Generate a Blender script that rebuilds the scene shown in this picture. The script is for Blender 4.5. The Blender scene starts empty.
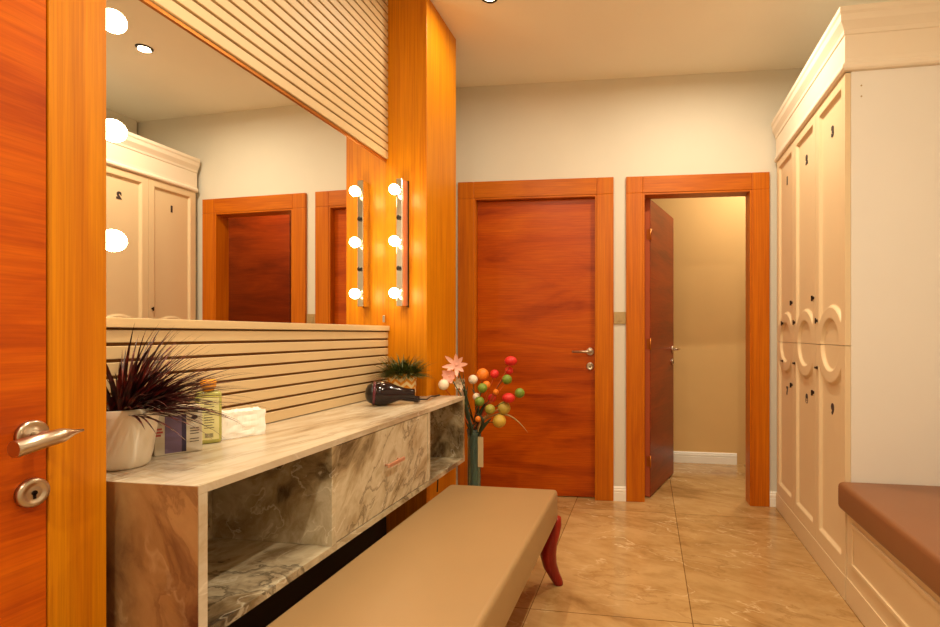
import bpy, bmesh, math, random
from mathutils import Matrix, Vector, noise
R = random.Random(7)
S = bpy.context.scene
COL = S.collection
PI = math.pi
I4 = Matrix.Identity(4)

# ------------------------------------------------------------------ materials
def lin(c):
    return tuple(((v / 255) / 12.92 if v / 255 <= .04045 else ((v / 255 + .055) / 1.055) ** 2.4) for v in c) + (1,)

def newmat(name):
    m = bpy.data.materials.new(name); m.use_nodes = True
    nt = m.node_tree
    return m, nt, nt.nodes['Principled BSDF']

def ramp(nt, stops, src):
    n = nt.nodes.new('ShaderNodeValToRGB')
    el = n.color_ramp.elements
    while len(el) < len(stops): el.new(.5)
    for e, (p, c) in zip(el, stops): e.position = p; e.color = c if len(c) == 4 else lin(c)
    nt.links.new(src, n.inputs['Fac'])
    return n.outputs['Color']

def coords(nt, scale=(1, 1, 1), rot=(0, 0, 0), loc=(0, 0, 0)):
    tc = nt.nodes.new('ShaderNodeNewGeometry')
    mp = nt.nodes.new('ShaderNodeMapping')
    mp.inputs['Scale'].default_value = scale; mp.inputs['Rotation'].default_value = rot
    mp.inputs['Location'].default_value = loc
    nt.links.new(tc.outputs['Position'], mp.inputs['Vector'])
    return mp.outputs['Vector']

def noisen(nt, vec, scale, detail=4, rough=.5, dist=0):
    n = nt.nodes.new('ShaderNodeTexNoise')
    n.inputs['Scale'].default_value = scale; n.inputs['Detail'].default_value = detail
    n.inputs['Roughness'].default_value = rough; n.inputs['Distortion'].default_value = dist
    nt.links.new(vec, n.inputs['Vector'])
    return n.outputs['Fac']

def mix(nt, fac, a, b, mode='MIX'):
    n = nt.nodes.new('ShaderNodeMix'); n.data_type = 'RGBA'; n.blend_type = mode
    for s, v in ((n.inputs[0], fac), (n.inputs[6], a), (n.inputs[7], b)):
        if isinstance(v, (int, float)): s.default_value = v
        elif isinstance(v, tuple): s.default_value = v
        else: nt.links.new(v, s)
    return n.outputs[2]

def bump(nt, bsdf, src, strength=.1, dist=.002):
    b = nt.nodes.new('ShaderNodeBump')
    b.inputs['Strength'].default_value = strength; b.inputs['Distance'].default_value = dist
    nt.links.new(src, b.inputs['Height']); nt.links.new(b.outputs['Normal'], bsdf.inputs['Normal'])

def plain(name, rgb, rough=.5, metal=0, var=.06, vs=12, bmp=0, **kw):
    m, nt, b = newmat(name)
    c = lin(rgb)
    d = tuple(v * (1 - var) for v in c[:3]) + (1,)
    f = noisen(nt, coords(nt), vs, 3)
    col = ramp(nt, [(.35, c), (.7, d)], f)
    nt.links.new(col, b.inputs['Base Color'])
    b.inputs['Roughness'].default_value = rough; b.inputs['Metallic'].default_value = metal
    for k, v in kw.items(): b.inputs[k.replace('_', ' ')].default_value = v
    if bmp: bump(nt, b, noisen(nt, coords(nt), 250, 2), bmp, .0008)
    return m

def wood(name, light, mid, dark, grain='Z', rough=.35, seed=0, fine=1.0, coat=.15, stops=(.28, .5, .74)):
    m, nt, b = newmat(name)
    st = {'Z': (1, 1, .055), 'X': (.16, .16, 1.0)}[grain]
    v = coords(nt, st, loc=(seed, seed * .7, seed * .3))
    big = noisen(nt, v, 6.5 if grain == 'X' else 16, 6, .62, .9)
    c1 = ramp(nt, [(stops[0], light), (stops[1], mid), (stops[2], dark)], big)
    st2 = {'Z': (1, 1, .015), 'X': (.03, .03, 1)}[grain]
    fn = noisen(nt, coords(nt, st2, loc=(seed, 0, seed)), 150 * fine, 3, .6)
    c2 = ramp(nt, [(.35, (1, 1, 1, 1)), (.65, (.72, .62, .35, 1))], fn)
    col = mix(nt, .75, c1, c2, 'MULTIPLY')
    nt.links.new(col, b.inputs['Base Color'])
    b.inputs['Roughness'].default_value = rough
    b.inputs['Coat Weight'].default_value = coat * .4; b.inputs['Coat Roughness'].default_value = .3
    b.inputs['Specular IOR Level'].default_value = .25
    bump(nt, b, fn, .12, .001)
    return m

def marble(name, base, mid, dark, vein, scale=2.2, rough=.25, stretch=(1, 1, 1), seed=0, rot=(.5, .3, .6), amt=1, warp=.35):
    """stretch small along the flow direction; rot turns the flow"""
    m, nt, b = newmat(name)
    v = coords(nt, (1, 1, 1), rot, (seed, seed, seed))
    sc = nt.nodes.new('ShaderNodeVectorMath'); sc.operation = 'MULTIPLY'; nt.links.new(v, sc.inputs[0]); sc.inputs[1].default_value = stretch
    w = nt.nodes.new('ShaderNodeTexNoise'); w.inputs['Scale'].default_value = scale; w.inputs['Detail'].default_value = 4
    nt.links.new(sc.outputs[0], w.inputs['Vector'])
    vm = nt.nodes.new('ShaderNodeVectorMath'); vm.operation = 'MULTIPLY_ADD'
    nt.links.new(w.outputs['Color'], vm.inputs[0]); vm.inputs[1].default_value = (warp,) * 3
    nt.links.new(sc.outputs[0], vm.inputs[2])
    vv = vm.outputs[0]
    a = noisen(nt, vv, scale * 1.1, 10, .62)
    c1 = ramp(nt, [(.34, dark), (.44, mid), (.54, base), (.66, mid)], a)
    fine = ramp(nt, [(.3, (.80, .76, .70, 1)), (.55, (1, 1, 1, 1))], noisen(nt, vv, scale * 5, 6, .6))
    c1 = mix(nt, .8, c1, fine, 'MULTIPLY')
    mask = ramp(nt, [(.45, (0, 0, 0, 1)), (.6, (1, 1, 1, 1))], noisen(nt, v, scale * 1.3, 2))
    r = noisen(nt, vv, scale * 1.9, 6, .5)
    lines = ramp(nt, [(.485, (0, 0, 0, 1)), (.5, (1, 1, 1, 1)), (.512, (0, 0, 0, 1))], r)
    lm = mix(nt, 1.0, lines, mask, 'MULTIPLY')
    c2 = mix(nt, lm, c1, mix(nt, .75 * amt, c1, lin(vein)))
    r2 = noisen(nt, vv, scale * 1.2, 9, .6)
    l2 = ramp(nt, [(.555, (0, 0, 0, 1)), (.565, (1, 1, 1, 1)), (.60, (0, 0, 0, 1))], r2)
    c3 = mix(nt, l2, c2, mix(nt, .7 * amt, c2, lin(dark)))
    nt.links.new(c3, b.inputs['Base Color'])
    b.inputs['Roughness'].default_value = rough
    return m, nt, b, c3

def emis(name, rgb, strength):
    m, nt, b = newmat(name)
    b.inputs['Base Color'].default_value = lin(rgb)
    b.inputs['Emission Color'].default_value = lin(rgb); b.inputs['Emission Strength'].default_value = strength
    return m

M = {}
M['wall'] = plain('wall_paint', (214, 209, 194), .75, var=.03, vs=3, bmp=.05)
M['ceiling'] = plain('ceiling_paint', (240, 236, 220), .8, var=.03, vs=2)
M['corridor'] = plain('corridor_paint', (218, 178, 116), .75, var=.04, vs=3)
M['skirting'] = plain('skirting_paint', (240, 236, 226), .4, var=.02)
M['locker'] = plain('locker_lacquer', (222, 198, 158), .42, var=.03, vs=3)
M['lockside'] = plain('locker_side_laminate', (228, 222, 212), .5, var=.02, vs=3)
M['cornice'] = plain('cornice_lacquer', (234, 220, 198), .42, var=.02, vs=3)
M['slat'] = plain('slat_lacquer', (212, 186, 142), .5, var=.04, vs=5)
M['slatshade'] = plain('slat_groove_shade', (150, 104, 56), .8, var=.1)  # brown puts the shadow between the slats into the backing colour
M['undershade'] = plain('under_vanity_shade', (40, 28, 20), .8)  # near-black stands for the shade below the vanity
M['goldtrim'] = plain('bronze_trim', (190, 120, 50), .35, .8, var=.1)
M['oak'] = wood('oak_veneer', (222, 144, 4), (214, 134, 3), (200, 116, 2), 'Z', .4, 3, stops=(.3, .5, .7))
M['casing'] = wood('door_casing_wood', (206, 118, 3), (196, 106, 2), (174, 84, 1), 'Z', .38, 9)
M['casingh'] = wood('door_head_wood', (204, 116, 3), (192, 102, 2), (168, 78, 1), 'X', .38, 5)
M['leaf'] = wood('door_leaf_veneer', (202, 98, 2), (184, 78, 1), (134, 40, 0), 'X', .32, 2)
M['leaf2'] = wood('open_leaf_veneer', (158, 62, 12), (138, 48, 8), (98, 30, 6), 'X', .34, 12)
M['leafn'] = wood('near_leaf_veneer', (216, 108, 2), (198, 88, 1), (158, 54, 0), 'X', .32, 21)
M['leafedge'] = plain('leaf_edge', (178, 90, 52), .45)
M['mahogany'] = wood('mahogany', (176, 46, 28), (150, 32, 22), (112, 20, 16), 'Z', .25, 4, coat=.5)
M['vtop'] = marble('pale_marble_laminate', (210, 198, 176), (188, 170, 142), (142, 118, 92), (232, 224, 206), 3.2, .26, (1.6, .3, 1), 3, (0, 0, .12), amt=.8)[0]
M['vfront'] = marble('veined_marble_laminate', (206, 194, 166), (170, 152, 118), (92, 74, 50), (236, 228, 206), 3.6, .26, (1, 1.2, .5), 11, (.75, 0, 0), amt=.9)[0]
M['vend'] = marble('brown_marble_laminate', (190, 152, 102), (172, 132, 86), (104, 62, 42), (214, 182, 138), 2.2, .3, (1.5, 1, .8), 8.3, (0, .45, 0), amt=.6)[0]
M['vin'] = marble('dark_marble_laminate', (200, 186, 156), (134, 114, 84), (44, 34, 28), (226, 216, 190), 3.0, .26, (1, .6, 1), 21, (.5, .2, .3), amt=1)[0]
M['mirror'] = newmat('mirror_glass')[0]
b = M['mirror'].node_tree.nodes['Principled BSDF']
b.inputs['Base Color'].default_value = (.93, .92, .88, 1); b.inputs['Metallic'].default_value = 1; b.inputs['Roughness'].default_value = .0
M['chrome'] = plain('chrome', (225, 220, 210), .12, 1, var=.02)
M['steel'] = plain('satin_steel', (205, 190, 170), .28, 1, var=.04, vs=30)
M['pink'] = plain('copper_edge', (226, 170, 140), .3, .6, var=.04)
M['darkm'] = plain('dark_metal', (44, 30, 24), .4, .7, var=.1)
M['black'] = plain('black_plastic', (18, 12, 12), .3, var=.1)
M['maroon'] = plain('maroon_gloss_plastic', (26, 6, 10), .12, var=.1, Coat_Weight=.2, Specular_IOR_Level=.35)
M['maroonring'] = plain('plum_ring', (92, 34, 50), .2, var=.1)
M['taupe'] = plain('taupe_leatherette', (160, 128, 86), .42, var=.03, vs=5, bmp=.15)
M['brownl'] = plain('brown_leatherette', (132, 84, 50), .42, var=.05, vs=5, bmp=.15)
M['potw'] = plain('white_ceramic', (238, 230, 212), .3, var=.02)
M['soil'] = plain('soil', (40, 26, 18), .9, var=.3, vs=60)
M['bronze'] = plain('bronze_plate', (176, 150, 104), .4, .3, var=.08)
M['bulb'] = emis('bulb_glow', (255, 226, 170), 40)
M['lamp'] = emis('downlight_glow', (255, 236, 190), 18)
M['socket'] = plain('porcelain_socket', (225, 215, 200), .4)
M['paper'] = plain('white_tissue', (250, 246, 238), .85, var=.02, vs=40)
M['carton'] = plain('pale_carton', (206, 196, 176), .5, var=.04)
M['purple'] = plain('purple_print', (112, 92, 128), .5, var=.1)
M['navy'] = plain('navy_print', (44, 30, 66), .5)
M['ink'] = plain('dark_print', (56, 44, 44), .6)
M['redink'] = plain('red_print', (168, 60, 60), .6)
M['limeg'] = plain('lime_bottle', (206, 204, 116), .15, var=.05, Transmission_Weight=.35, IOR=1.35)
M['limel'] = plain('pale_lime_label', (224, 218, 156), .4)
M['orange'] = plain('orange_cap', (240, 160, 50), .25, var=.06)
M['tag'] = plain('parchment_tag', (216, 190, 140), .7, var=.05, vs=50)
M['greenstem'] = plain('stem_green', (70, 88, 50), .6, var=.25, vs=30)
M['darkleaf'] = plain('dark_green_leaf', (44, 58, 30), .5, var=.4, vs=30)
M['tanleaf'] = plain('tan_leaf', (176, 142, 84), .6, var=.2, vs=30)
M['branch'] = plain('orange_twig', (200, 92, 40), .6, var=.2)
for k, c in dict(fwhite=(244, 228, 202), fpink=(244, 186, 168), forange=(238, 132, 30), fred=(214, 34, 30), fgreen=(116, 140, 44),
                 folive=(186, 160, 66), flime=(160, 150, 54), fmustard=(206, 168, 62)).items():
    M[k] = plain('flower_' + k[1:], c, .5, var=.12, vs=40)

def glassmat():
    m, nt, b = newmat('green_glass')
    b.inputs['Base Color'].default_value = (.55, .72, .6, 1); b.inputs['Transmission Weight'].default_value = .9
    b.inputs['Roughness'].default_value = .06; b.inputs['IOR'].default_value = 1.25
    return m
M['glass'] = glassmat()

def bladecol(name, a, bcol, c, sc):
    m, nt, b = newmat(name)
    col = ramp(nt, [(.3, a), (.5, bcol), (.7, c)], noisen(nt, coords(nt), sc, 3))
    nt.links.new(col, b.inputs['Base Color']); b.inputs['Roughness'].default_value = .4
    return m
M['grassr'] = bladecol('purple_grass', (20, 14, 10), (62, 14, 18), (120, 40, 34), 26)
M['grassg'] = bladecol('green_grass', (26, 36, 12), (58, 74, 22), (122, 120, 40), 60)

def weave():
    m, nt, b = newmat('woven_band')
    g = nt.nodes.new('ShaderNodeNewGeometry'); sp = nt.nodes.new('ShaderNodeSeparateXYZ'); nt.links.new(g.outputs['Position'], sp.inputs[0])
    def mt(op, a, c=None):
        n = nt.nodes.new('ShaderNodeMath'); n.operation = op
        for i, v in enumerate((a, c)):
            if v is None: continue
            if isinstance(v, (int, float)): n.inputs[i].default_value = v
            else: nt.links.new(v, n.inputs[i])
        return n.outputs[0]
    an = mt('ARCTAN2', mt('SUBTRACT', sp.outputs['Y'], 2.365), mt('SUBTRACT', sp.outputs['X'], -1.170))
    tri = mt('PINGPONG', mt('MULTIPLY', an, 2.4), 1.0)
    st = mt('PINGPONG', mt('ADD', mt('MULTIPLY', sp.outputs['Z'], 62), mt('MULTIPLY', tri, 1.3)), 1.0)
    col = ramp(nt, [(.35, (232, 150, 30)), (.6, (250, 226, 168))], st)
    nt.links.new(col, b.inputs['Base Color']); b.inputs['Roughness'].default_value = .55
    bump(nt, b, st, .5, .003)
    return m
M['weave'] = weave()

def floormat():
    m, nt, b, c = marble('floor_tiles', (192, 156, 104), (180, 142, 90), (152, 114, 66), (236, 212, 168), 2.2, .16, (.7, 1.5, 1), 7, (0, 0, .35), amt=.75, warp=.3)
    g = nt.nodes.new('ShaderNodeNewGeometry')
    sp = nt.nodes.new('ShaderNodeSeparateXYZ'); nt.links.new(g.outputs['Position'], sp.inputs[0])
    cb = nt.nodes.new('ShaderNodeCombineXYZ')
    for o, i, off in (('Y', 'X', -2.07 + 12.5), ('X', 'Y', .470 + 6.45)):
        a = nt.nodes.new('ShaderNodeMath'); a.operation = 'ADD'; a.inputs[1].default_value = off
        nt.links.new(sp.outputs[o], a.inputs[0]); nt.links.new(a.outputs[0], cb.inputs[i])
    br = nt.nodes.new('ShaderNodeTexBrick'); br.offset = 0; br.squash = 1
    br.inputs['Color1'].default_value = (1, 1, 1, 1); br.inputs['Color2'].default_value = (.86, .84, .8, 1)
    br.inputs['Mortar'].default_value = (.33, .26, .18, 1); br.inputs['Scale'].default_value = 1
    br.inputs['Mortar Size'].default_value = .0022; br.inputs['Brick Width'].default_value = 1.25; br.inputs['Row Height'].default_value = .645
    br.inputs['Mortar Smooth'].default_value = .2
    nt.links.new(cb.outputs[0], br.inputs['Vector'])
    nt.links.new(mix(nt, 1.0, c, br.outputs['Color'], 'MULTIPLY'), b.inputs['Base Color'])
    rr = ramp(nt, [(.3, (.12,) * 3 + (1,)), (.7, (.26,) * 3 + (1,))], noisen(nt, coords(nt), 5, 4))
    nt.links.new(rr, b.inputs['Roughness'])
    return m
M['floor'] = floormat()

# ------------------------------------------------------------------ builders
def props(o, label=None, cat=None, group=None, kind=None):
    for k, v in (('label', label), ('category', cat), ('group', group), ('kind', kind)):
        if v: o[k] = v
    return o

WM = {}   # world matrices of empties
def empty(name, loc=(0, 0, 0), rz=0, label=None, cat=None, group=None, kind=None, parent=None):
    o = bpy.data.objects.new(name, None); COL.objects.link(o); o.empty_display_size = .1
    o.location = loc; o.rotation_euler = (0, 0, rz)
    WM[o.name] = Matrix.Translation(loc) @ Matrix.Rotation(rz, 4, 'Z')
    return props(o, label, cat, group, kind)

def BM(): return bmesh.new()

def box(bm, a, b, bev=0, T=I4, seg=2):
    x0, y0, z0 = [min(p, q) for p, q in zip(a, b)]; x1, y1, z1 = [max(p, q) for p, q in zip(a, b)]
    t = bmesh.new()
    r = bmesh.ops.create_cube(t, size=1)
    for v in t.verts:
        v.co = Vector(((x0 + x1) / 2 + v.co.x * (x1 - x0), (y0 + y1) / 2 + v.co.y * (y1 - y0), (z0 + z1) / 2 + v.co.z * (z1 - z0)))
    if bev: bmesh.ops.bevel(t, geom=list(t.edges), offset=bev, segments=seg, profile=.5, affect='EDGES')
    join(bm, t, T); return bm

def join(bm, t, T=I4):
    t.transform(T)
    me = bpy.data.meshes.new('tmp'); t.to_mesh(me); t.free(); bm.from_mesh(me); bpy.data.meshes.remove(me)

def frame_of(d):
    d = d.normalized(); u = Vector((0, 0, 1)) if abs(d.z) < .95 else Vector((1, 0, 0))
    a = d.cross(u).normalized(); return a, d.cross(a).normalized()

def tube(bm, pts, rad, n=10, T=I4, caps=True, flat=1.0):
    pts = [Vector(p) for p in pts]
    if isinstance(rad, (int, float)): rad = [rad] * len(pts)
    rings = []; pa = None
    for i, p in enumerate(pts):
        d = (pts[min(i + 1, len(pts) - 1)] - pts[max(i - 1, 0)]).normalized()
        if pa is None: a, c = frame_of(d)
        else:
            a = (pa - d * pa.dot(d)).normalized(); c = d.cross(a)
        pa = a
        rings.append([bm.verts.new(T @ (p + rad[i] * (math.cos(2 * PI * k / n) * a + flat * math.sin(2 * PI * k / n) * c))) for k in range(n)])
    for i in range(len(rings) - 1):
        for k in range(n):
            f = bm.faces.new((rings[i][k], rings[i][(k + 1) % n], rings[i + 1][(k + 1) % n], rings[i + 1][k])); f.smooth = True
    if caps:
        bm.faces.new(rings[0][::-1]); bm.faces.new(rings[-1])
    return bm

def lathe(bm, prof, T=I4, n=32, smooth=True):
    """prof: (r,z) list, axis = local z"""
    rings = []
    for r, z in prof:
        if r < 1e-5: rings.append([bm.verts.new(T @ Vector((0, 0, z)))])
        else: rings.append([bm.verts.new(T @ Vector((r * math.cos(2 * PI * k / n), r * math.sin(2 * PI * k / n), z))) for k in range(n)])
    for a, b in zip(rings, rings[1:]):
        for k in range(n):
            k2 = (k + 1) % n
            if len(a) == 1 and len(b) == 1: continue
            if len(a) == 1: vs = (a[0], b[k2], b[k])
            elif len(b) == 1: vs = (a[k], a[k2], b[0])
            else: vs = (a[k], a[k2], b[k2], b[k])
            f = bm.faces.new(vs); f.smooth = smooth
    return bm

def sphere(bm, c, r, sc=(1, 1, 1), T=I4, n=16):
    t = bmesh.new(); bmesh.ops.create_uvsphere(t, u_segments=n, v_segments=n * 2 // 3, radius=r)
    for v in t.verts: v.co = Vector(c) + Vector((v.co.x * sc[0], v.co.y * sc[1], v.co.z * sc[2]))
    for f in t.faces: f.smooth = True
    join(bm, t, T); return bm

def obj(name, bm, m, parent=None, label=None, cat=None, group=None, kind=None, fix=True, smooth_angle=None):
    if fix: bmesh.ops.recalc_face_normals(bm, faces=bm.faces)
    if parent is not None:
        P = parent; W = WM.get(P.name)
        if W is not None: bm.transform(W.inverted())
    else:      # top-level mesh: put its origin at its base centre
        xs = [v.co for v in bm.verts]
        lo = Vector([min(v[i] for v in xs) for i in range(3)]); hi = Vector([max(v[i] for v in xs) for i in range(3)])
        W = Matrix.Translation(((lo.x + hi.x) / 2, (lo.y + hi.y) / 2, lo.z)); bm.transform(W.inverted())
    me = bpy.data.meshes.new(name); bm.to_mesh(me); bm.free()
    if smooth_angle is not None: me.set_sharp_from_angle(angle=math.radians(smooth_angle))
    me.materials.append(M[m] if isinstance(m, str) else m)
    o = bpy.data.objects.new(name, me); COL.objects.link(o)
    if parent is not None:
        o.parent = parent; WM[o.name] = W if W is not None else I4
    else:
        o.matrix_world = W; WM[o.name] = W
    return props(o, label, cat, group, kind)

def textbm(s, size, T, extrude=.001, bold=0):
    cu = bpy.data.curves.new('t', 'FONT'); cu.body = s; cu.size = size; cu.extrude = extrude; cu.offset = bold
    cu.align_x = 'CENTER'; cu.align_y = 'CENTER'
    o = bpy.data.objects.new('t', cu); COL.objects.link(o)
    dg = bpy.context.evaluated_depsgraph_get(); dg.update()
    me = bpy.data.meshes.new_from_object(o.evaluated_get(dg))
    bm = bmesh.new(); bm.from_mesh(me); bm.transform(T)
    bpy.data.objects.remove(o); bpy.data.curves.remove(cu); bpy.data.meshes.remove(me)
    return bm

def basis(o, ex, ey, ez):
    return Matrix((list(ex) + [0], list(ey) + [0], list(ez) + [0], [0, 0, 0, 1])).transposed() @ I4 if False else \
        Matrix(((ex[0], ey[0], ez[0], o[0]), (ex[1], ey[1], ez[1], o[1]), (ex[2], ey[2], ez[2], o[2]), (0, 0, 0, 1)))

# ------------------------------------------------------------------ dimensions
ZC = 2.84                      # ceiling
XW = -1.33                     # left wall plane
XP = -1.10                     # pillar face
XR = 1.42                      # right wall
PHI = math.atan(.05)
BW = Matrix.Translation((0, 3.527, 0)) @ Matrix.Rotation(PHI, 4, 'Z')   # back wall frame: x along wall, y = depth behind it

# ------------------------------------------------------------------ room shell
obj('floor', box(BM(), (-2.2, -1.3, -.1), (2.4, 5.2, 0)), 'floor', kind='structure')
obj('ceiling', box(BM(), (-2.2, -1.3, ZC), (2.4, 5.2, ZC + .1)), 'ceiling', kind='structure')
obj('wall_left', box(BM(), (XW - .1, .884, 0), (XW, 3.45, ZC)), 'wall', kind='structure')
obj('wall_entry', box(BM(), (-1.43, -1.2, 0), (XP - .035, .882, ZC)), 'wall', kind='structure')
obj('wall_right', box(BM(), (XR, -1.2, 0), (XR + .1, 3.58, ZC)), 'wall', kind='structure')
obj('wall_front', box(BM(), (-1.43, -1.3, 0), (XR + .1, -1.2, ZC)), 'wall', kind='structure')
D1 = (-1.185, -.335); D2 = (-.028, .673); ZO = 2.06; WT = .10
bm = BM()
for u0, u1, z0, z1 in ((-1.45, D1[0], 0, ZC), (D1[1], D2[0], 0, ZC), (D2[1], 1.55, 0, ZC), (D1[0], D1[1], ZO, ZC), (D2[0], D2[1], ZO, ZC)):
    box(bm, (u0, 0, z0), (u1, WT, z1), T=BW)
obj('wall_back', bm, 'wall', kind='structure')
obj('wall_corridor_back', box(BM(), (-2.2, 4.66, 0), (2.4, 4.76, ZC)), 'corridor', kind='structure')
obj('wall_corridor_left', box(BM(), (-1.5, 3.5, 0), (-1.4, 4.66, ZC)), 'corridor', kind='structure')
obj('wall_corridor_right', box(BM(), (1.95, 3.65, 0), (2.05, 4.66, ZC)), 'corridor', kind='structure')

def skirting(name, u0, u1, T, h=.095):
    bm = BM()
    prof = [(0, 0), (-.016, 0), (-.016, .055), (-.012, .058), (-.012, .062), (-.016, .065), (-.015, .076), (-.010, .079), (-.010, .083), (-.012, .086), (-.006, .095), (0, .095)]
    rows = [[bm.verts.new(T @ Vector((u, y, z))) for y, z in prof] for u in (u0, u1)]
    for k in range(len(prof) - 1): bm.faces.new((rows[0][k], rows[0][k + 1], rows[1][k + 1], rows[1][k]))
    bm.faces.new(rows[0]); bm.faces.new(rows[1][::-1])
    obj(name, bm, 'skirting', kind='structure')
skirting('baseboard_back', D1[1] + .113, D2[0] - .111, BW)
skirting('baseboard_back_right', D2[1] + .113, .842, BW)
skirting('baseboard_corridor', -1.4, .76, Matrix.Translation((0, 4.66, 0)))

# ------------------------------------------------------------------ door hardware: local x = lever direction, y = outwards, z up
def lever(parent, T, near=False):
    h = BM()
    lathe(h, [(0, 0), (.026, 0), (.026, .006), (.024, .009), (.020, .0095), (.018, .008), (.012, .009), (.010, .011), (0, .011)], T @ Matrix.Rotation(-PI / 2, 4, 'X'), 36)
    tube(h, [(0, .008, 0), (0, .05, 0)], .0085, 14, T)
    if near:
        tube(h, [(0, .04, 0), (0, .068, 0)], [.0085, .0100], 14, T)
        tube(h, [(-.036, .068, .004), (-.020, .068, .003), (-.008, .068, .002), (0, .068, .001), (.070, .068, -.009), (.072, .068, -.009)], [.002, .005, .010, .0128, .0145, .0135], 24, T)
    else:
        tube(h, [(-.006, .05, 0), (.02, .052, 0), (.12, .052, 0)], [.009, .009, .008], 14, T)
    return obj('door_handle', h, 'steel', parent)

def keyrose(parent, T, near=False):
    k = BM(); t = T @ Matrix.Rotation(-PI / 2, 4, 'X')
    lathe(k, [(0, 0), (.026, 0), (.026, .007), (.024, .010), (.0165, .0105), (.015, .008), (.0105, .0085), (0, .0085)], t, 36)
    o = obj('keyhole_rosette', k, 'steel', parent)
    kk = BM(); tube(kk, [(0, .0080, 0), (0, .0098, 0)], .0045, 16, T)
    box(kk, (-.0022, .0080, -.011), (.0022, .0098, 0), 0, T)
    obj('keyhole', kk, 'darkm', o)

def casing(parent, u0, u1, zt, w, T, pr=.02, depth=WT):
    """frame around the opening u0..u1, top zt"""
    v = BM()
    for a, b_ in ((u0 - w, u0), (u1, u1 + w)):
        box(v, (a, -pr, 0), (b_, 0, zt + w if False else zt), .003, T)
        box(v, (a if a < u0 else u1, -pr, zt), (b_, 0, zt + w), .003, T)
    # jamb linings
    box(v, (u0, -pr + .004, 0), (u0 + .012, depth + .004, zt), .001, T)
    box(v, (u1 - .012, -pr + .004, 0), (u1, depth + .004, zt), .001, T)
    obj('door_frame', v, 'casing', parent)
    h = BM()
    box(h, (u0 + .0005, -pr, zt), (u1 - .0005, 0, zt + w), .003, T)
    box(h, (u0 + .012, -pr + .004, zt - .012), (u1 - .012, depth + .004, zt), .001, T)
    obj('frame_head', h, 'casingh', parent)

# door 1: closed
d = empty('door_1', BW @ Vector(((D1[0] + D1[1]) / 2, 0, 0)), PHI, label='closed red-brown wooden door left on the back wall, behind the flower arrangement', kind='structure')
casing(d, D1[0], D1[1], ZO, .113, BW)
bm = BM(); box(bm, (D1[0] + .013, .03, .006), (D1[1] - .013, .07, ZO - .014), .002, BW)
obj('door_leaf', bm, 'leaf', d)
stop = BM()
for a in (D1[0] + .012, D1[1] - .02): box(stop, (a, .071, 0), (a + .008, .09, ZO - .012), 0, BW)
obj('door_stop', stop, 'casing', d)
TL = BW @ Matrix.Translation((D1[1] - .047, .03, 1.0)) @ Matrix.Rotation(PI, 4, 'Z')       # lever points left, outwards towards room
lever(d, TL)
keyrose(d, BW @ Matrix.Translation((D1[1] - .047, .03, .90)) @ Matrix.Rotation(PI, 4, 'Z'))

# door 2: open into the corridor
d = empty('door_2', BW @ Vector(((D2[0] + D2[1]) / 2, 0, 0)), PHI, label='doorway with an open red-brown leaf, beside the lockers', kind='structure')
casing(d, D2[0], D2[1], ZO, .111, BW)
hp = BW @ Vector((D2[0] + .016, WT - .012, 0)); fr = Vector((.185, 4.31, 0)) - hp
ang = math.atan2(fr.y, fr.x)
LT = Matrix.Translation(hp) @ Matrix.Rotation(ang, 4, 'Z')     # x along the leaf, -y side faces the opening
lw = .675
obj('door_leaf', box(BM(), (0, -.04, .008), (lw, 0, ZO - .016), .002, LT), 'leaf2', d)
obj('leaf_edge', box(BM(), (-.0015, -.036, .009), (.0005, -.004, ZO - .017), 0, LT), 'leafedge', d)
for z in (.25, 1.05, 1.80):
    hb = BM(); tube(hb, [(-.004, -.042, z - .04), (-.004, -.042, z + .04)], .006, 10, LT); box(hb, (-.003, -.04, z - .035), (-.001, -.014, z + .035), 0, LT)
    obj('hinge', hb, 'goldtrim', d)
lever(d, LT @ Matrix.Translation((lw - .05, -.04, 1.0)) @ Matrix.Rotation(PI, 4, 'Z'))
keyrose(d, LT @ Matrix.Translation((lw - .05, -.04, .90)) @ Matrix.Rotation(PI, 4, 'Z'))
T2 = LT @ Matrix.Translation((lw - .05, 0, 1.0)) @ Matrix.Scale(-1, 4, (1, 0, 0))
lever(d, T2)

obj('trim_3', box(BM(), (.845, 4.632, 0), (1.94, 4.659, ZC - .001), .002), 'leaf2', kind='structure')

# door 3: entry door in the near left wall, closed
EW = basis((XP - .035, 0, 0), (0, 1, 0), (-1, 0, 0), (0, 0, 1))     # x along +Y, y into the wall
d = empty('door_3', (XP - .035, .37, 0), 0, label='closed entry door at the near left edge with steel lever handle', kind='structure')
bm = BM(); box(bm, (-.05, -.035, 0), (.795, 0, 2.06), .001, EW)
obj('door_leaf', bm, 'leafn', d)
fb = BM()
box(fb, (.797, -.038, 0), (.902, 0, 2.17), .002, EW); box(fb, (-.162, -.038, 0), (-.052, 0, 2.17), .002, EW)
obj('door_frame', fb, 'oak', d)
obj('frame_head', box(BM(), (-.052, -.038, 2.062), (.797, 0, 2.17), .002, EW), 'casingh', d)
HT = basis((XP, .770, .938), (0, -1, 0), (1, 0, 0), (0, 0, 1))
lever(d, HT, True)
keyrose(d, basis((XP, .770, .833), (0, -1, 0), (1, 0, 0), (0, 0, 1)), True)

# oak pillars either side of the mirror
obj('trim_1', box(BM(), (XW, 2.485, 0), (XP, 2.895, ZC), .002), 'oak', kind='structure')
bm = BM(); box(bm, (XW, .8825, 0), (XP - .0355, .902, ZC), .001); box(bm, (XP - .035, .797, 2.172), (XP, .902, ZC), .001)
obj('trim_2', bm, 'oak', kind='structure')

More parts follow.
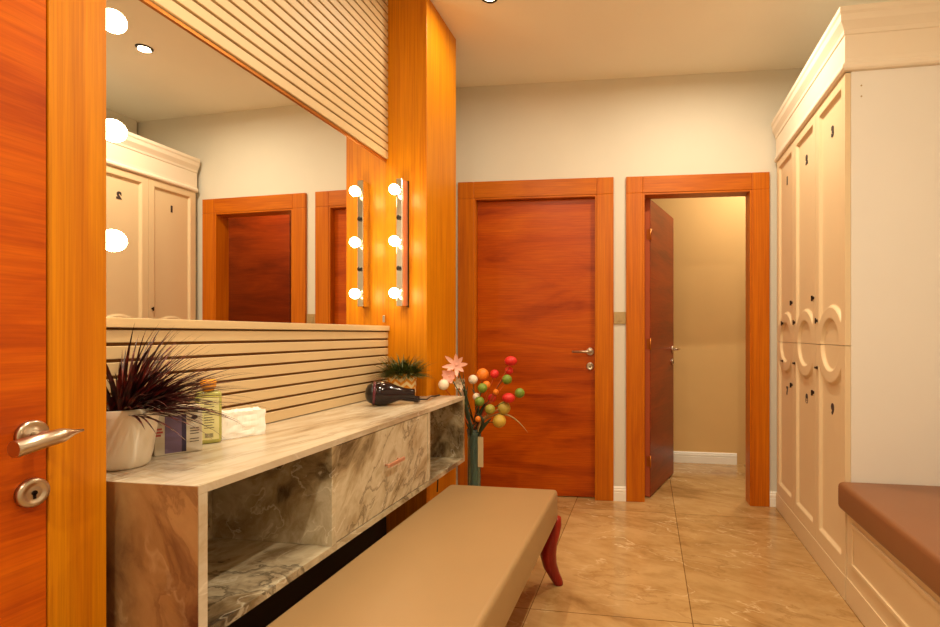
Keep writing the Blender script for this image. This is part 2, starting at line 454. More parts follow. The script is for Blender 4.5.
# ------------------------------------------------------------------ mirror wall
YA, YB = .904, 2.483
t = empty('wall_mirror', (XW, 1.7, 1.16), 0, 'large frameless mirror on the left wall between the oak pillars', 'mirror')
obj('mirror_glass', box(BM(), (XW, YA, 1.162), (XW + .008, YB, 2.004)), 'mirror', t)
tr = BM(); box(tr, (XW, YA, 2.004), (XW + .014, YB, 2.014)); obj('top_trim', tr, 'goldtrim', t, label='thin bronze top trim')
cl = BM(); box(cl, (XW + .008, 2.462, 1.18), (XW + .014, 2.474, 1.215), .001); obj('clip', cl, 'chrome', t)

def slats(name, z0, z1, label, ledge):
    t = empty(name, (XW, 1.7, z0), 0, label, 'wall panel')
    obj('backing', box(BM(), (XW + .0005, YA, z0), (XW + .006, YB, z1)), 'slatshade', t, label='backing tinted brown with the shade of the grooves')
    s = BM(); n = round((z1 - z0) / .0405); p = (z1 - z0) / n
    for i in range(n):
        box(s, (XW + .006, YA, z0 + i * p + (.004 if i else .001)), (XW + .022, YB, z0 + (i + 1) * p - .0045), .0015, seg=1)
    obj('slats', s, 'slat', t)
    return t
t = slats('slatted_panel', .807, 1.135, 'cream horizontal slat panel below the mirror, behind the marble vanity', True)
obj('ledge', box(BM(), (XW + .0005, YA, 1.136), (XW + .03, YB, 1.161), .002), 'slat', t)
t = slats('slatted_panel', 2.016, ZC - .001, 'cream horizontal slat panel above the mirror up to the ceiling', False)

# ------------------------------------------------------------------ vanity lights
def vanity_light(yf, s, label, lift=0):
    """yf = wall face, s = outward direction along y"""
    xc = -1.217
    t = empty('vanity_light', (xc, yf, 1.26), 0, label, 'wall light', 'vertical three-bulb vanity lights beside the mirror')
    T = basis((xc, yf, 0), (1, 0, 0), (0, s, 0), (0, 0, 1))
    obj('mount_bar', box(BM(), (-.016, 0, 1.258), (.016, .064, 1.896), .003, T), 'chrome', t)
    obj('side_strip', box(BM(), (.0162, .004, 1.262), (.018, .058, 1.892), 0, T), 'pink', t, label='copper-toned side strip')
    obj('back_plate', box(BM(), (.0165, 0, 1.255), (.022, .004, 1.899), 0, T), 'darkm', t, label='dark back edge')
    for z in (1.320 + lift, 1.574 + lift, 1.827 + lift):
        sk = BM(); lathe(sk, [(0, .064), (.015, .064), (.015, .078), (.012, .080), (0, .080)], T @ Matrix.Translation((0, 0, z)) @ Matrix.Rotation(-PI / 2, 4, 'X'), 20)
        so = obj('socket', sk, 'socket', t)
        bb = BM(); prof = [(.011, .079), (.013, .086)]
        for k in range(13):
            a = -PI / 2 + .55 + (PI - .55) * k / 12
            prof.append((max(.0255 * math.cos(a), 0), .113 + .0255 * math.sin(a)))
        lathe(bb, prof, T @ Matrix.Translation((0, 0, z)) @ Matrix.Rotation(-PI / 2, 4, 'X'), 28)
        obj('bulb', bb, 'bulb', t)
    for z in (1.447 + lift, 1.700 + lift):
        cp = BM(); lathe(cp, [(0, .064), (.0125, .064), (.0125, .071), (.010, .074), (0, .074)], T @ Matrix.Translation((0, 0, z)) @ Matrix.Rotation(-PI / 2, 4, 'X'), 20)
        obj('socket_cap', cp, 'black', t)
vanity_light(2.485, -1, 'chrome bar with three lit round bulbs on the far oak pillar')
vanity_light(.902, 1, 'three lit round bulbs at the near left end of the mirror, behind the door casing', .016)

# ------------------------------------------------------------------ vanity
V0, V1, VX = .938, 2.530, -.915
ZT, ZB = .805, .474
XB = XP + .002                      # in front of the far pillar
YP = 2.483
t = empty('floating_vanity', (-1.1, 1.7, ZB), 0, 'long marble-patterned vanity shelf with a middle drawer under the mirror', 'vanity')
bm = BM()
def slab(bm, z0, z1, y0, y1, x1):
    co = [(XW + .001, y0), (x1, y0), (x1, y1), (XB, y1), (XB, YP), (XW + .001, YP)]
    lo = [bm.verts.new((x, y, z0)) for x, y in co]; hi = [bm.verts.new((x, y, z1)) for x, y in co]
    bm.faces.new(lo[::-1]); bm.faces.new(hi)
    for k in range(6): bm.faces.new((lo[k], lo[(k + 1) % 6], hi[(k + 1) % 6], hi[k]))
slab(bm, ZT - .018, ZT, V0 - .0004, V1, VX)
obj('top_panel', bm, 'vtop', t, label='pale marble-pattern top')
e = BM(); box(e, (XW + .001, V0 - .0012, ZB), (VX - .0015, V0 - .0006, ZT - .0012)); box(e, (XW + .001, V0, ZB), (VX - .0015, V0 + .022, ZT - .0185), .0005)
obj('end_panel', e, 'vend', t, label='brown marble-pattern near end')
e = BM(); box(e, (XB, V1 - .022, ZB + .0205), (VX, V1, ZT - .0185), .001); obj('end_panel', e, 'vfront', t)
e = BM(); box(e, (VX - .0012, V0, ZB), (VX, V0 + .022, ZT - .0185)); obj('edge_strip', e, 'vtop', t)
bm = BM(); slab(bm, ZB, ZB + .02, V0 + .0225, V1, VX)
obj('bottom_panel', bm, 'vin', t, label='bottom board with dark veins')
obj('back_panel', box(BM(), (XW + .001, V0 + .0225, ZB + .0205), (XW + .012, YP, ZT - .0185)), 'vin', t)
for y in (1.400, 2.082):
    obj('divider', box(BM(), (XW + .0125, y, ZB + .0205), (VX, y + .022, ZT - .0185), .001), 'vfront', t)
dr = obj('drawer', box(BM(), (VX - .3, 1.4245, ZB + .023), (VX - .002, 2.0795, ZT - .021), .0015), 'vfront', t)
h = BM(); xs = VX - .002; ym = 1.765
tube(h, [(xs, ym - .045, .655), (xs + .02, ym - .045, .655)], .004, 10); tube(h, [(xs, ym + .045, .655), (xs + .02, ym + .045, .655)], .004, 10)
box(h, (xs + .016, ym - .062, .648), (xs + .024, ym + .062, .662), .003)
obj('drawer_handle', h, 'pink', dr)

obj('shade_sheet', box(BM(), (XW + .0005, .904, .0), (XW + .012, 2.483, .472)), 'undershade', kind='structure')  # added dark sheet painting in the shadow under the vanity
# ------------------------------------------------------------------ long bench
BX0, BX1, BY0, BY1 = -.885, -.385, .72, 2.25
t = empty('upholstered_bench', (-.635, 1.48, 0), 0, 'long taupe leatherette bench on curved red wooden legs beside the vanity', 'bench')
bm = BM(); box(bm, (BX0, BY0, .300), (BX1, BY1, .44), .018, seg=4)
for f in bm.faces: f.smooth = True
obj('cushion', bm, 'taupe', t, smooth_angle=40)
def cabriole(cx, cy, dx, dy):
    bm = BM(); P = []
    keys = [(0, .010, .014), (.10, .004, .022), (.22, -.010, .029), (.38, -.030, .036), (.55, -.036, .036), (.70, -.030, .031), (.84, -.014, .025), (.94, .000, .022), (1, .004, .022)]
    for s, off, r in keys:
        P.append((Vector((cx + dx * off, cy + dy * (off * .3 + .05 * s), .318 * (1 - s))), r))
    tube(bm, [p for p, r in P], [r for p, r in P], 14)
    for v in bm.verts: v.co.z = max(v.co.z, 0)
    for _ in range(1): bmesh.ops.subdivide_edges(bm, edges=[e for e in bm.edges if abs(e.verts[0].co.z - e.verts[1].co.z) > .01], cuts=1, smooth=.6)
    return bm
for lx, dx in ((BX0 + .02, -1), (BX1 - .010, 1)):
    for ly, dy in ((BY0 + .02, -1), (BY1 - .006, 1)):
        obj('leg', cabriole(lx, ly, dx, dy), 'mahogany', t)

# ------------------------------------------------------------------ lockers
LX, LY0, LY1 = .823, 2.355, 3.527
t = empty('locker_cabinet', (1.12, 2.95, 0), 0, 'tall cream panelled locker cabinet with six numbered doors and a cornice', 'locker cabinet')
obj('carcass', box(BM(), (LX + .023, LY0, .0), (XR - .002, LY1 + .01, 2.46), .001), 'lockside', t)
obj('plinth', box(BM(), (LX - .003, LY0 + .001, 0), (LX + .0225, LY1 + .01, .100), .001), 'locker', t)
for z in (2.115, 2.16): obj('screw_cap', tube(BM(), [(.885, LY0 - .001, z), (.885, LY0 + .002, z)], .0035, 10), 'bronze', t)
prof = [(0, 2.222), (.012, 2.224), (.018, 2.232), (.019, 2.242), (.014, 2.252), (.008, 2.256), (.006, 2.275), (.006, 2.372), (.010, 2.376), (.012, 2.392), (.018, 2.405), (.028, 2.424), (.030, 2.450), (.035, 2.460), (.035, 2.480), (0, 2.482)]
bm = BM(); rows = []
for (px, py, sx, sy) in ((LX + .002, LY1 + .008, -1, 0), (LX + .002, LY0, -1, -1), (XR - .002, LY0, 0, -1)):
    rows.append([bm.verts.new((px + sx * o, py + sy * o, z)) for o, z in prof])
for a, c in zip(rows, rows[1:]):
    for k in range(len(prof) - 1):
        f = bm.faces.new((a[k], a[k + 1], c[k + 1], c[k]))
bm.faces.new(rows[0]); bm.faces.new(rows[-1][::-1])
obj('cornice', bm, 'cornice', t)

def locker_door(y0, y1, z0, z1, seam):
    """heightfield front: recessed panel, ring moulding centred on the seam"""
    bm = BM(); w = y1 - y0; nu = 96; nv = int((z1 - z0) / .0042)
    yc = (y0 + y1) / 2; st = .045; dep = .015; bev = .012
    lo = z0 + .068; hi = z1 - .045
    if seam > (z0 + z1) / 2: hi = z1 + 1
    else: lo = z0 - 1
    g = []
    for j in range(nv + 1):
        z = z0 + (z1 - z0) * j / nv; row = []
        for i in range(nu + 1):
            y = y0 + w * i / nu
            rect = max(y0 + st - y, y - (y1 - st), lo - z, z - hi)
            r = math.hypot(y - yc, z - seam)
            a = max(rect, .172 - r); bb = r - .122
            sd = min(a, bb); s = min(1, max(0, -sd / bev)); s = s * s * (3 - 2 * s)
            row.append(bm.verts.new((LX + dep * s, y, z)))
        g.append(row)
    for j in range(nv):
        for i in range(nu):
            f = bm.faces.new((g[j][i], g[j][i + 1], g[j + 1][i + 1], g[j + 1][i])); f.smooth = True
    # sides and back
    loop = g[0][:] + [r[-1] for r in g[1:]] + g[-1][-2::-1] + [r[0] for r in g[-2:0:-1]]
    back = [bm.verts.new((LX + .022, v.co.y, v.co.z)) for v in loop]
    n = len(loop)
    for k in range(n): bm.faces.new((loop[k], loop[(k + 1) % n], back[(k + 1) % n], back[k]))
    bm.faces.new(back)
    return bm
LT_ = lambda y, z, x=LX: basis((x, y, z), (0, -1, 0), (0, 0, 1), (-1, 0, 0))    # text plane facing -x
edges = [2.357, 2.745, 3.137, 3.527]
nums = ['3', '2', '1']
ZS = 1.070
for k in range(3):
    y0, y1 = edges[k] + .0015, edges[k + 1] - .0015; yc = (y0 + y1) / 2
    for up in (True, False):
        z0, z1 = (ZS + .0015, 2.220) if up else (.102, ZS - .0015)
        dd = obj('locker_door', locker_door(y0, y1, z0, z1, ZS), 'locker', t, smooth_angle=50)
        s = nums[k] if up else {'3': '9', '2': '8', '1': '7'}[nums[k]]
        zn = 2.045 if up else .775
        obj('door_number', textbm(s, .062, LT_(yc, zn, LX + .0145), .002, .0042), 'ink', dd)
        # key lock near the camera-side edge, turn knob near the far edge
        lk = BM(); yl = y0 + .028
        for zz in (() if k == 0 else (1.300,) if up else (.828,)):
            tube(lk, [(LX, yl, zz), (LX - .005, yl, zz)], .008, 14); box(lk, (LX - .014, yl - .002, zz - .016), (LX - .005, yl + .002, zz + .012), .001)
        if k: obj('key_lock', lk, 'darkm', dd)
        else: lk.free()
        kb = BM(); yk = y1 - (.022 if k < 2 else .15); zz = 1.185 if up else .955
        tube(kb, [(LX, yk, zz), (LX - .006, yk, zz)], [.008, .006], 14)
        if up: box(kb, (LX - .012, yk - .003, zz - .014), (LX - .006, yk + .003, zz + .014), .002)
        else: box(kb, (LX - .012, yk - .020, zz - .005), (LX - .006, yk + .010, zz + .005), .002)
        obj('latch', kb, 'darkm', dd)

# ------------------------------------------------------------------ window-less bench on the right
t = empty('storage_bench', (1.12, 1.4, 0), 0, 'cream panelled storage bench joined to the locker side, brown cushion on top', 'bench')
obj('base', box(BM(), (LX + .006, .45, .0), (XR - .002, LY0 - .002, .385), .001), 'locker', t)
def frame_bead(y0, y1, z0, z1):
    bm = BM(); w = .018
    for a, b_ in (((y0, z0), (y1, z0 + w)), ((y0, z1 - w), (y1, z1)), ((y0, z0 + w), (y0 + w, z1 - w)), ((y1 - w, z0 + w), (y1, z1 - w))):
        box(bm, (LX - .002, a[0], a[1]), (LX + .0065, b_[0], b_[1]), .003)
    return bm
obj('panel_moulding', frame_bead(1.42, 2.30, .165, .345), 'locker', t)
obj('panel_moulding', frame_bead(.50, 1.36, .165, .345), 'locker', t)
obj('plinth', box(BM(), (LX + .001, .45, 0), (LX + .0055, LY0 - .002, .100), 0), 'locker', t)
bm = BM()
box(bm, (LX - .035, .44, .390), (XR - .003, LY0 - .003, .503), .02, seg=4)
for f in bm.faces: f.smooth = True
obj('cushion', bm, 'brownl', t, smooth_angle=50, label='brown leatherette seat cushion')

# ------------------------------------------------------------------ light switch, downlights
t = empty('light_switch', BW @ Vector((-.180, 0, 1.19)), PHI, 'small bronze double light switch on the wall strip between the two doors', 'switch')
obj('switch_plate', box(BM(), (-.221, -.009, 1.188), (-.140, -.0005, 1.269), .002, BW), 'bronze', t)
for u in (-.199, -.1805): obj('rocker', box(BM(), (u, -.013, 1.205), (u + .0175, -.009, 1.252), .001, BW), 'bronze', t)

def downlight(x, y, label, power=30):
    t = empty('downlight', (x, y, ZC), 0, label, 'ceiling light', 'recessed ceiling downlights')
    T = Matrix.Translation((x, y, ZC))
    b1 = BM(); lathe(b1, [(.030, -.002), (.032, -.006), (.043, -.005), (.045, 0), (.030, 0), (.030, -.002)], T, 32)
    obj('ring', b1, 'darkm', t, label='dark metal ring')
    b2 = BM(); lathe(b2, [(0, -.0015), (.0295, -.0015), (.0295, 0), (0, 0)], T, 32)
    obj('lens', b2, 'lamp', t)
    ld = bpy.data.lights.new('downlight_lamp', 'AREA'); ld.shape = 'DISK'; ld.size = .06; ld.energy = power; ld.color = LC
    ld.spread = math.radians(175)
    lo = bpy.data.objects.new('downlight_lamp', ld); COL.objects.link(lo); lo.parent = t; lo.location = (0, 0, -.012)
LC = (1.0, .865, .645)
downlight(-.795, 2.56, 'downlight with dark ring at the top centre of the ceiling, left of the other', 6)
downlight(.335, 2.67, 'downlight over the floor in front of the lockers, seen reflected in the mirror', 19)
downlight(-.80, .9, 'added unseen fill downlight over the bench, past the top edge of the view', 15)  # out-of-frame lamp, added to light the room
downlight(.34, .9, 'added unseen fill downlight over the right storage bench, past the top edge of the view', 22)  # also added out of frame, brightens the right side
downlight(-.2, -.6, 'added unseen fill downlight over the entrance behind the camera', 23)  # added behind the camera as fill light
downlight(.9, 4.15, 'added unseen downlight lighting the corridor behind the open door', 19)  # unseen lamp added to brighten the corridor

# ------------------------------------------------------------------ things on the vanity
def blades(bm, c, n, lmin, lmax, spread, width, droop, clip, zs=0, rbase=.03, seed=1):
    r = random.Random(seed)
    for i in range(n):
        az = r.uniform(0, 2 * PI); el = r.uniform(spread[0], spread[1]); L = r.uniform(lmin, lmax)
        rb = rbase * math.sqrt(r.random())
        p = Vector((c[0] + rb * math.cos(az + r.uniform(-.6, .6)), c[1] + rb * math.sin(az), c[2]))
        h = Vector((math.cos(az), math.sin(az), 0)); side = Vector((-h.y, h.x, 0))
        pts = []; e = el; q = p.copy(); seg = 7
        for k in range(seg + 1):
            pts.append(q.copy())
            q = q + (h * math.cos(e) + Vector((0, 0, 1)) * math.sin(e)) * (L / seg); e -= droop * r.uniform(.6, 1.3) / seg
        if any(not clip(v) for v in pts): continue
        w = width * r.uniform(.7, 1.2); prev = None
        for k, v in enumerate(pts):
            ww = w * (1 - (k / seg) ** 1.6) * (.6 + .4 * min(1, k / 2))
            if k == seg: row = [bm.verts.new(v)]
            else: row = [bm.verts.new(v - side * ww), bm.verts.new(v + Vector((0, 0, -ww * .5))), bm.verts.new(v + side * ww)]
            if prev:
                if len(row) == 3:
                    bm.faces.new((prev[0], prev[1], row[1], row[0])); bm.faces.new((prev[1], prev[2], row[2], row[1]))
                else:
                    bm.faces.new((prev[0], prev[1], row[0])); bm.faces.new((prev[1], prev[2], row[0]))
            prev = row
    return bm

PC = Vector((-1.230, 1.045, ZT + .001))
t = empty('potted_grass', PC, 0, 'spiky dark purple grass plant in a white tapered pot on the near end of the vanity', 'plant')
bm = BM(); lathe(bm, [(0, 0), (.048, 0), (.054, .006), (.060, .03), (.072, .120), (.075, .138), (.072, .140), (.068, .136), (.064, .115), (0, .113)], Matrix.Translation(PC), 40)
obj('pot', bm, 'potw', t)
obj('soil', lathe(BM(), [(0, .1145), (.063, .1145), (.063, .122), (0, .126)], Matrix.Translation(PC), 24), 'soil', t)
clipf = lambda v: v.x > XW + .026 and v.y > .925 and v.z > ZT + .004 and not (v.z > 1.23 and v.y < 1.1)
g = BM()
blades(g, PC + Vector((0, 0, .122)), 380, .12, .25, (.45, 1.5), .0046, .7, clipf, rbase=.045, seed=5)
blades(g, PC + Vector((0, 0, .122)), 190, .14, .26, (.1, .9), .0044, .8, clipf, rbase=.05, seed=6)
blades(g, PC + Vector((.02, .02, .122)), 80, .15, .28, (.15, .8), .0042, .9, clipf, rbase=.04, seed=12)
obj('foliage', g, 'grassr', t, fix=False)

# toiletry cartons
def rz(x, y, a, z=ZT + .0006): return Matrix.Translation((x, y, z)) @ Matrix.Rotation(a, 4, 'Z')
# local x = towards camera-right face normal, y along the wall
Tc = rz(-1.238, 1.200, -.60)
t = empty('toiletry_box', (-1.238, 1.200, ZT), 0, 'pale toiletry carton with a purple printed panel beside the white pot', 'box')
obj('carton', box(BM(), (-.028, -.052, 0), (.028, .052, .108), .002, Tc), 'carton', t)
obj('purple_panel', box(BM(), (.028, -.030, .004), (.0286, .006, .100), 0, Tc), 'purple', t)
obj('navy_band', box(BM(), (.028, .006, .004), (.0288, .016, .102), 0, Tc), 'navy', t)
obj('logo_dot', sphere(BM(), (.0285, .034, .092), .0055, (.12, 1.3, 1), Tc), 'ink', t)
p = BM()
for z in (.062, .055, .048, .034, .027): box(p, (.028, .024, z), (.0286, .044, z + .002), 0, Tc)
obj('dark_print', p, 'ink', t)
p = BM()
for z, a, b_ in ((.066, -.050, -.036), (.058, -.049, -.034), (.050, -.050, -.038)): box(p, (.028, a, z), (.0287, b_, z + .005), 0, Tc)
obj('red_print', p, 'redink', t)
obj('lid', box(BM(), (-.026, -.050, .1085), (.026, .050, .124), .006, Tc), 'fwhite', t)

# green bottle
Tb = rz(-1.248, 1.312, -.7)
t = empty('soap_bottle', (-1.248, 1.312, ZT), 0, 'lime green bottle with an orange cap standing on the vanity', 'bottle')
bm = BM(); box(bm, (-.017, -.032, 0), (.017, .032, .150), .010, Tb, 4)
for v in bm.verts:
    pass
for f in bm.faces: f.smooth = True
obj('body', bm, 'limeg', t, smooth_angle=40)
obj('label', box(BM(), (.0170, -.024, .012), (.0176, .024, .132), 0, Tb), 'limel', t, label='pale label with small print')
p = BM()
for k in range(11): box(p, (.0176, -.012, .045 + k * .0075), (.0179, .012 - .004 * (k % 3 == 1), .0468 + k * .0075), 0, Tb)
for k in range(7): box(p, (.0176, -.010 + k * .003, .018), (.0179, -.0085 + k * .003, .030), 0, Tb)
obj('print', p, 'ink', t)
bm = BM(); lathe(bm, [(0, .150), (.014, .150), (.014, .158), (.019, .160), (.020, .180), (.016, .184), (0, .184)], Tb, 24)
obj('cap', bm, 'orange', t)

Tg = rz(-1.276, 1.262, -.5)
t = empty('soap_bottle', (-1.276, 1.262, ZT), 0, 'short green-yellow bottle half hidden between carton and lime bottle', 'bottle')
obj('body', lathe(BM(), [(0, 0), (.020, 0), (.022, .004), (.022, .075), (.014, .084), (.010, .086), (0, .086)], Tg, 24), 'limeg', t)
obj('cap', lathe(BM(), [(0, .086), (.011, .086), (.011, .100), (0, .101)], Tg, 20), 'limel', t)

# tissue pack
Tt = rz(-1.246, 1.425, -.45)
bm = BM(); nx, ny, nz = 12, 20, 12
def tp(i, j, k):
    x = -.034 + .068 * i / nx; y = -.062 + .124 * j / ny; z = .078 * k / nz
    n_ = noise.noise(Vector((x * 60, y * 60, z * 70))) * .0035
    sgn = Vector((x, y, 0)).normalized() if (i in (0, nx) or j in (0, ny)) else Vector((0, 0, 0))
    zz = z + (noise.noise(Vector((x * 90, y * 90, 3))) * .007 if k == nz else 0)
    return Vector((x, y, max(zz, 0))) + sgn * n_
vm = {}
def gv(i, j, k):
    if (i, j, k) not in vm: vm[(i, j, k)] = bm.verts.new(Tt @ tp(i, j, k))
    return vm[(i, j, k)]
for j in range(ny):
    for k in range(nz):
        for i in (0, nx): bm.faces.new((gv(i, j, k), gv(i, j + 1, k), gv(i, j + 1, k + 1), gv(i, j, k + 1)))
for i in range(nx):
    for k in range(nz):
        for j in (0, ny): bm.faces.new((gv(i, j, k), gv(i + 1, j, k), gv(i + 1, j, k + 1), gv(i, j, k + 1)))
    for j in range(ny):
        for k in (0, nz): bm.faces.new((gv(i, j, k), gv(i + 1, j, k), gv(i + 1, j + 1, k), gv(i, j + 1, k)))
obj('tissue_stack', bm, 'paper', None, 'small stack of white paper tissues on the vanity right of the lime bottle', 'tissues')

# woven pot with grass
WC = Vector((-1.170, 2.365, ZT + .001))
t = empty('potted_grass', WC, 0, 'short green grass plant in an orange woven pot at the far end of the vanity', 'plant')
obj('pot', lathe(BM(), [(0, 0), (.055, 0), (.060, .008), (.066, .118), (.064, .125), (.059, .123), (.057, .108), (0, .107)], Matrix.Translation(WC), 40), 'weave', t)
obj('soil', lathe(BM(), [(0, .1075), (.056, .1075), (.056, .113), (0, .117)], Matrix.Translation(WC), 24), 'soil', t)
g = BM(); cf = lambda v: v.x > XW + .026 and v.y < 2.48 and v.z < 1.22
blades(g, WC + Vector((0, 0, .110)), 1000, .04, .140, (.1, 1.35), .0030, .8, cf, rbase=.055, seed=3)
obj('foliage', g, 'grassg', t, fix=False)

# hair dryer
t = empty('hair_dryer', (-1.13, 2.16, ZT), 0, 'glossy dark maroon hair dryer lying on the vanity before the woven pot', 'hair dryer')
hd = Vector((.190, .115, -.012)).normalized(); o = Vector((-1.205, 2.100, ZT + .057))
a = Vector((0, 0, 1)) - hd * hd.z; a.normalize(); cc = hd.cross(a)
HD = Matrix(((a.x, cc.x, hd.x, o.x), (a.y, cc.y, hd.y, o.y), (a.z, cc.z, hd.z, o.z), (0, 0, 0, 1)))
bm = BM(); lathe(bm, [(.049, .028), (.055, .045), (.056, .060), (.052, .080), (.043, .105), (.033, .130), (.026, .155), (.023, .180), (.023, .200), (.019, .201), (.017, .19), (0, .185)], HD, 32)
obj('body', bm, 'maroon', t)
bm = BM(); lathe(bm, [(0, -.008), (.018, -.006), (.034, .001), (.044, .014), (.048, .0275), (0, .0275)], HD, 32); obj('rear_grille', bm, 'black', t)
bm = BM(); lathe(bm, [(.0480, .022), (.0515, .024), (.0530, .031), (.0500, .034), (.0480, .022)], HD, 32); obj('ring', bm, 'maroonring', t)
bm = BM()
tube(bm, [(-1.125, 2.135, ZT + .052), (-1.085, 2.175, ZT + .034), (-1.045, 2.205, ZT + .024), (-1.015, 2.215, ZT + .022)], [.017, .016, .015, .012], 14)
box(bm, (-.012, -.004, -.012), (.012, .022, .012), .004, Matrix.Translation((-1.035, 2.222, ZT + .016)))
obj('handle', bm, 'maroon', t)
bm = BM()
tube(bm, [(-1.02, 2.215, ZT + .02), (-1.00, 2.26, ZT + .014), (-1.01, 2.32, ZT + .018), (-1.03, 2.38, ZT + .013), (-1.04, 2.45, ZT + .006), (-1.045, 2.51, ZT + .005), (-1.05, 2.538, ZT - .004), (-1.05, 2.542, ZT - .03), (-1.05, 2.545, .60), (-1.05, 2.55, .50), (-1.07, 2.56, .40), (-1.075, 2.56, .30)], .0038, 8)
obj('cord', bm, 'black', t)
# ------------------------------------------------------------------ flowers in the corner
f_, cx_, cy_, H_ = 520., 560., 334., 1.12
th = math.atan(87 / 520.); C_, S_ = math.cos(th), math.sin(th)
def atY(px, py, y):
    X = (px - cx_) / f_; U = (cy_ - py) / f_
    d_ = Vector((X * C_ - S_, X * S_ + C_, U)); k = y / d_.y
    return Vector((d_.x * k, y, H_ + d_.z * k))
VC = Vector((-.935, 2.735, 0))
bm = BM(); lathe(bm, [(0, 0), (.042, 0), (.044, .01), (.036, .03), (.036, .55), (.040, .60), (.038, .60), (.034, .55), (.034, .012), (0, .010)], Matrix.Translation(VC), 32)
obj('floor_vase', bm, 'glass', None, 'tall slim green glass vase on the floor between vanity end and closed door', 'vase')
t = empty('flower_bouquet', VC + Vector((0, 0, .02)), 0, 'artificial bouquet of pink blossom and red, green, orange and white balls', 'flowers')
neck = VC + Vector((0, 0, .63))
heads = [ # px, py, r px, material, y offset, squash
 (443.6, 384.7, 5.5, 'fwhite', -.18), (473, 379.5, 4.8, 'fwhite', -.03), (463, 393, 4.6, 'fwhite', 0), (476.6, 396.7, 4, 'fwhite', -.04),
 (482.6, 374.5, 6.4, 'forange', .02), (494.6, 374, 4.6, 'fred', .0), (510.8, 361, 5.6, 'fred', .02), (509, 370.6, 4.2, 'fred', .05),
 (507, 379.5, 5, 'fgreen', -.02), (519.7, 393, 5, 'fgreen', 0), (482.4, 388, 5, 'fgreen', -.06), (486.5, 385, 4.2, 'forange', -.02), (479.5, 401.5, 5, 'fgreen', -.07),
 (508.5, 398, 5.8, 'fred', -.03), (490, 409.4, 5.2, 'flime', -.06), (504, 408, 6.6, 'folive', 0), (499.4, 421, 6.8, 'fmustard', -.03), (492, 398, 4.2, 'fred', .04),
 (496, 392, 3, 'forange', -.02), (478, 419, 3, 'forange', -.07)]
st = BM(); rr = random.Random(4)
for i, (px, py, r, mm, dy) in enumerate(heads):
    c = atY(px, py, VC.y + dy); rad = r / 520 * c.y * 1.02
    bm = BM(); sphere(bm, c, rad, (1.15, 1, .88) if i in (6, 13) else (1, 1, 1), n=18)
    obj('flower_ball', bm, mm, t)
    a0 = VC + Vector((rr.uniform(-.022, .022), rr.uniform(-.022, .022), .03))
    m1 = neck + Vector((rr.uniform(-.022, .022), rr.uniform(-.022, .022), rr.uniform(-.05, .0)))
    m2 = m1.lerp(c, .5) + Vector((0, 0, .035))
    pts = []
    for s in range(9):
        u = s / 8; pts.append(((1 - u) ** 2) * m1 + 2 * u * (1 - u) * m2 + u * u * (c - Vector((0, 0, rad * .5))))
    br = BM(); tube(br, pts, [.0035 - .0015 * k / 8 for k in range(9)], 6)
    obj('twig', br, 'branch' if i % 3 != 1 else 'greenstem', t)
    tube(st, [a0, a0.lerp(m1, .5), m1], .0042, 6)
obj('stems', st, 'greenstem', t)
# blossom
def blossom(px, py, dy, n, L, w, mm, seed):
    c = atY(px, py, VC.y + dy); r = random.Random(seed); bm = BM()
    nrm = Vector((.25, -1, .15)).normalized(); a = nrm.cross(Vector((0, 0, 1))).normalized(); b2 = nrm.cross(a)
    for k in range(n):
        an = 2 * PI * k / n + r.uniform(-.2, .2); d_ = math.cos(an) * a + math.sin(an) * b2; s_ = nrm.cross(d_)
        ll = L * r.uniform(.8, 1.15); prev = None
        for q in range(6):
            u = q / 5; p_ = c + d_ * ll * u + nrm * (.016 * u - .004 * math.sin(PI * u) + .01 * u * u)
            ww = w * math.sin(PI * (.12 + .8 * u)) if q < 5 else .0008
            row = [bm.verts.new(p_ - s_ * ww), bm.verts.new(p_ - nrm * ww * .35), bm.verts.new(p_ + s_ * ww)]
            if prev:
                for z in (0, 1): f = bm.faces.new((prev[z], prev[z + 1], row[z + 1], row[z])); f.smooth = True
            prev = row
    sphere(bm, c, .008, n=10)
    obj('blossom', bm, mm, t, fix=False)
    m1 = neck.copy(); m2 = m1.lerp(c, .5) + Vector((0, 0, .02)); br = BM()
    tube(br, [m1, m2, c], .003, 6); obj('twig', br, 'greenstem', t)
blossom(456, 365, -.12, 8, .062, .011, 'fpink', 2)
blossom(449.5, 376, -.13, 9, .038, .014, 'fpink', 3)
blossom(460, 383, -.04, 7, .034, .012, 'fwhite', 5)
g = BM()
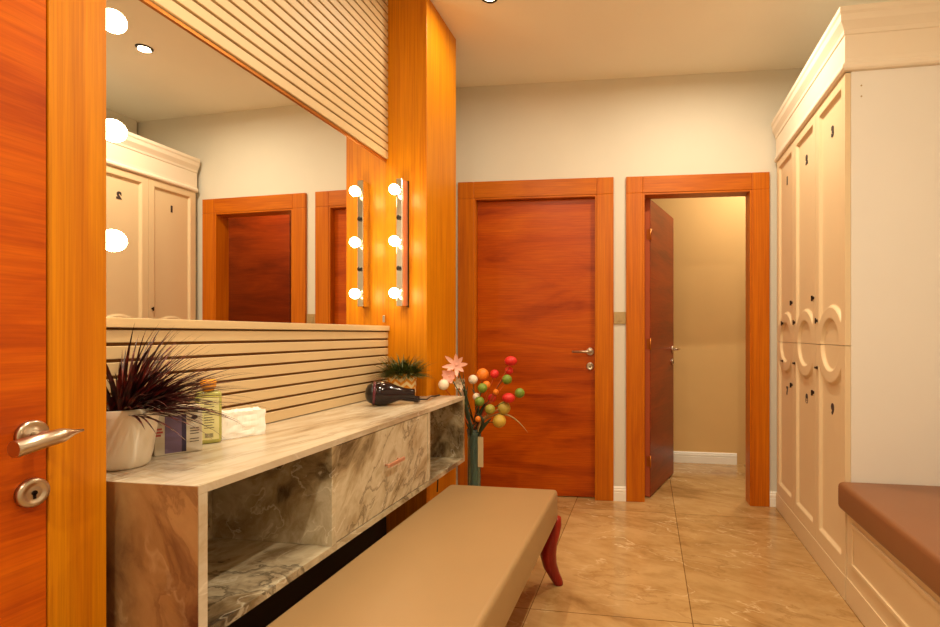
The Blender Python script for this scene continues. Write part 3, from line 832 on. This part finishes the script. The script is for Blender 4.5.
def leafb(p0, p1, p2, w):
    prev = None; P0, P1, P2 = Vector(p0), Vector(p1), Vector(p2)
    for q in range(11):
        u = q / 10; p_ = (1 - u) ** 2 * P0 + 2 * u * (1 - u) * P1 + u * u * P2
        d_ = (2 * (1 - u) * (P1 - P0) + 2 * u * (P2 - P1)).normalized(); s_ = d_.cross(Vector((0, 1, .2))).normalized()
        ww = w * max(.04, math.sin(PI * (.08 + .9 * u)))
        row = [g.verts.new(p_ - s_ * ww), g.verts.new(p_ + Vector((0, -ww * .5, 0))), g.verts.new(p_ + s_ * ww)]
        if prev:
            for z in (0, 1): g.faces.new((prev[z], prev[z + 1], row[z + 1], row[z]))
        prev = row
Yv = VC.y
leafb(atY(480, 424, Yv), atY(505, 400, Yv), atY(528, 433, Yv - .03), .006)
leafb(atY(478, 432, Yv - .04), atY(480, 415, Yv - .04), atY(502, 408, Yv - .04), .007)
obj('long_leaf', g, 'tanleaf', t, fix=False, label='curved tan leaf')
g = BM()
for q in ((470, 437, 466, 405, 463, 372), (473, 437, 468, 415, 466, 400), (476, 430, 482, 400, 471, 388), (474, 436, 462, 420, 470, 405), (477, 432, 490, 420, 474, 412),
          (476, 430, 480, 408, 487, 402), (470, 440, 474, 425, 468, 418), (478, 436, 484, 424, 492, 418), (472, 434, 462, 408, 468, 385)):
    leafb(atY(q[0], q[1], Yv - .03), atY(q[2], q[3], Yv - .05), atY(q[4], q[5], Yv - .04), .009)
obj('leaves', g, 'darkleaf', t, fix=False)
bm = BM(); a_ = atY(482.5, 437, Yv - .04); b_ = atY(480.5, 467, Yv - .04)
box(bm, (b_.x - .014, Yv - .043, b_.z), (b_.x + .016, Yv - .0405, a_.z), .0005)
tg = obj('paper_tag', bm, 'tag', t, label='parchment-coloured hanging tag')

# ------------------------------------------------------------------ camera and view
cam = bpy.data.cameras.new('camera'); co = bpy.data.objects.new('camera', cam); COL.objects.link(co)
cam.sensor_width = 36; cam.lens = 520 / 940 * 36
cam.shift_x = -90 / 940; cam.shift_y = 20.5 / 940; cam.clip_start = .02
co.location = (0, 0, 1.12); co.rotation_euler = (PI / 2, 0, th)
S.camera = co
w = bpy.data.worlds.new('world'); S.world = w; w.use_nodes = True
w.node_tree.nodes['Background'].inputs[0].default_value = (.02, .016, .01, 1)
S.view_settings.view_transform = 'Standard'; S.view_settings.look = 'None'
S.view_settings.exposure = 0.1; S.view_settings.gamma = 1
S.view_settings.use_curve_mapping = False
S.cycles.max_bounces = 10; S.cycles.diffuse_bounces = 6
S.cycles.sample_clamp_indirect = 6
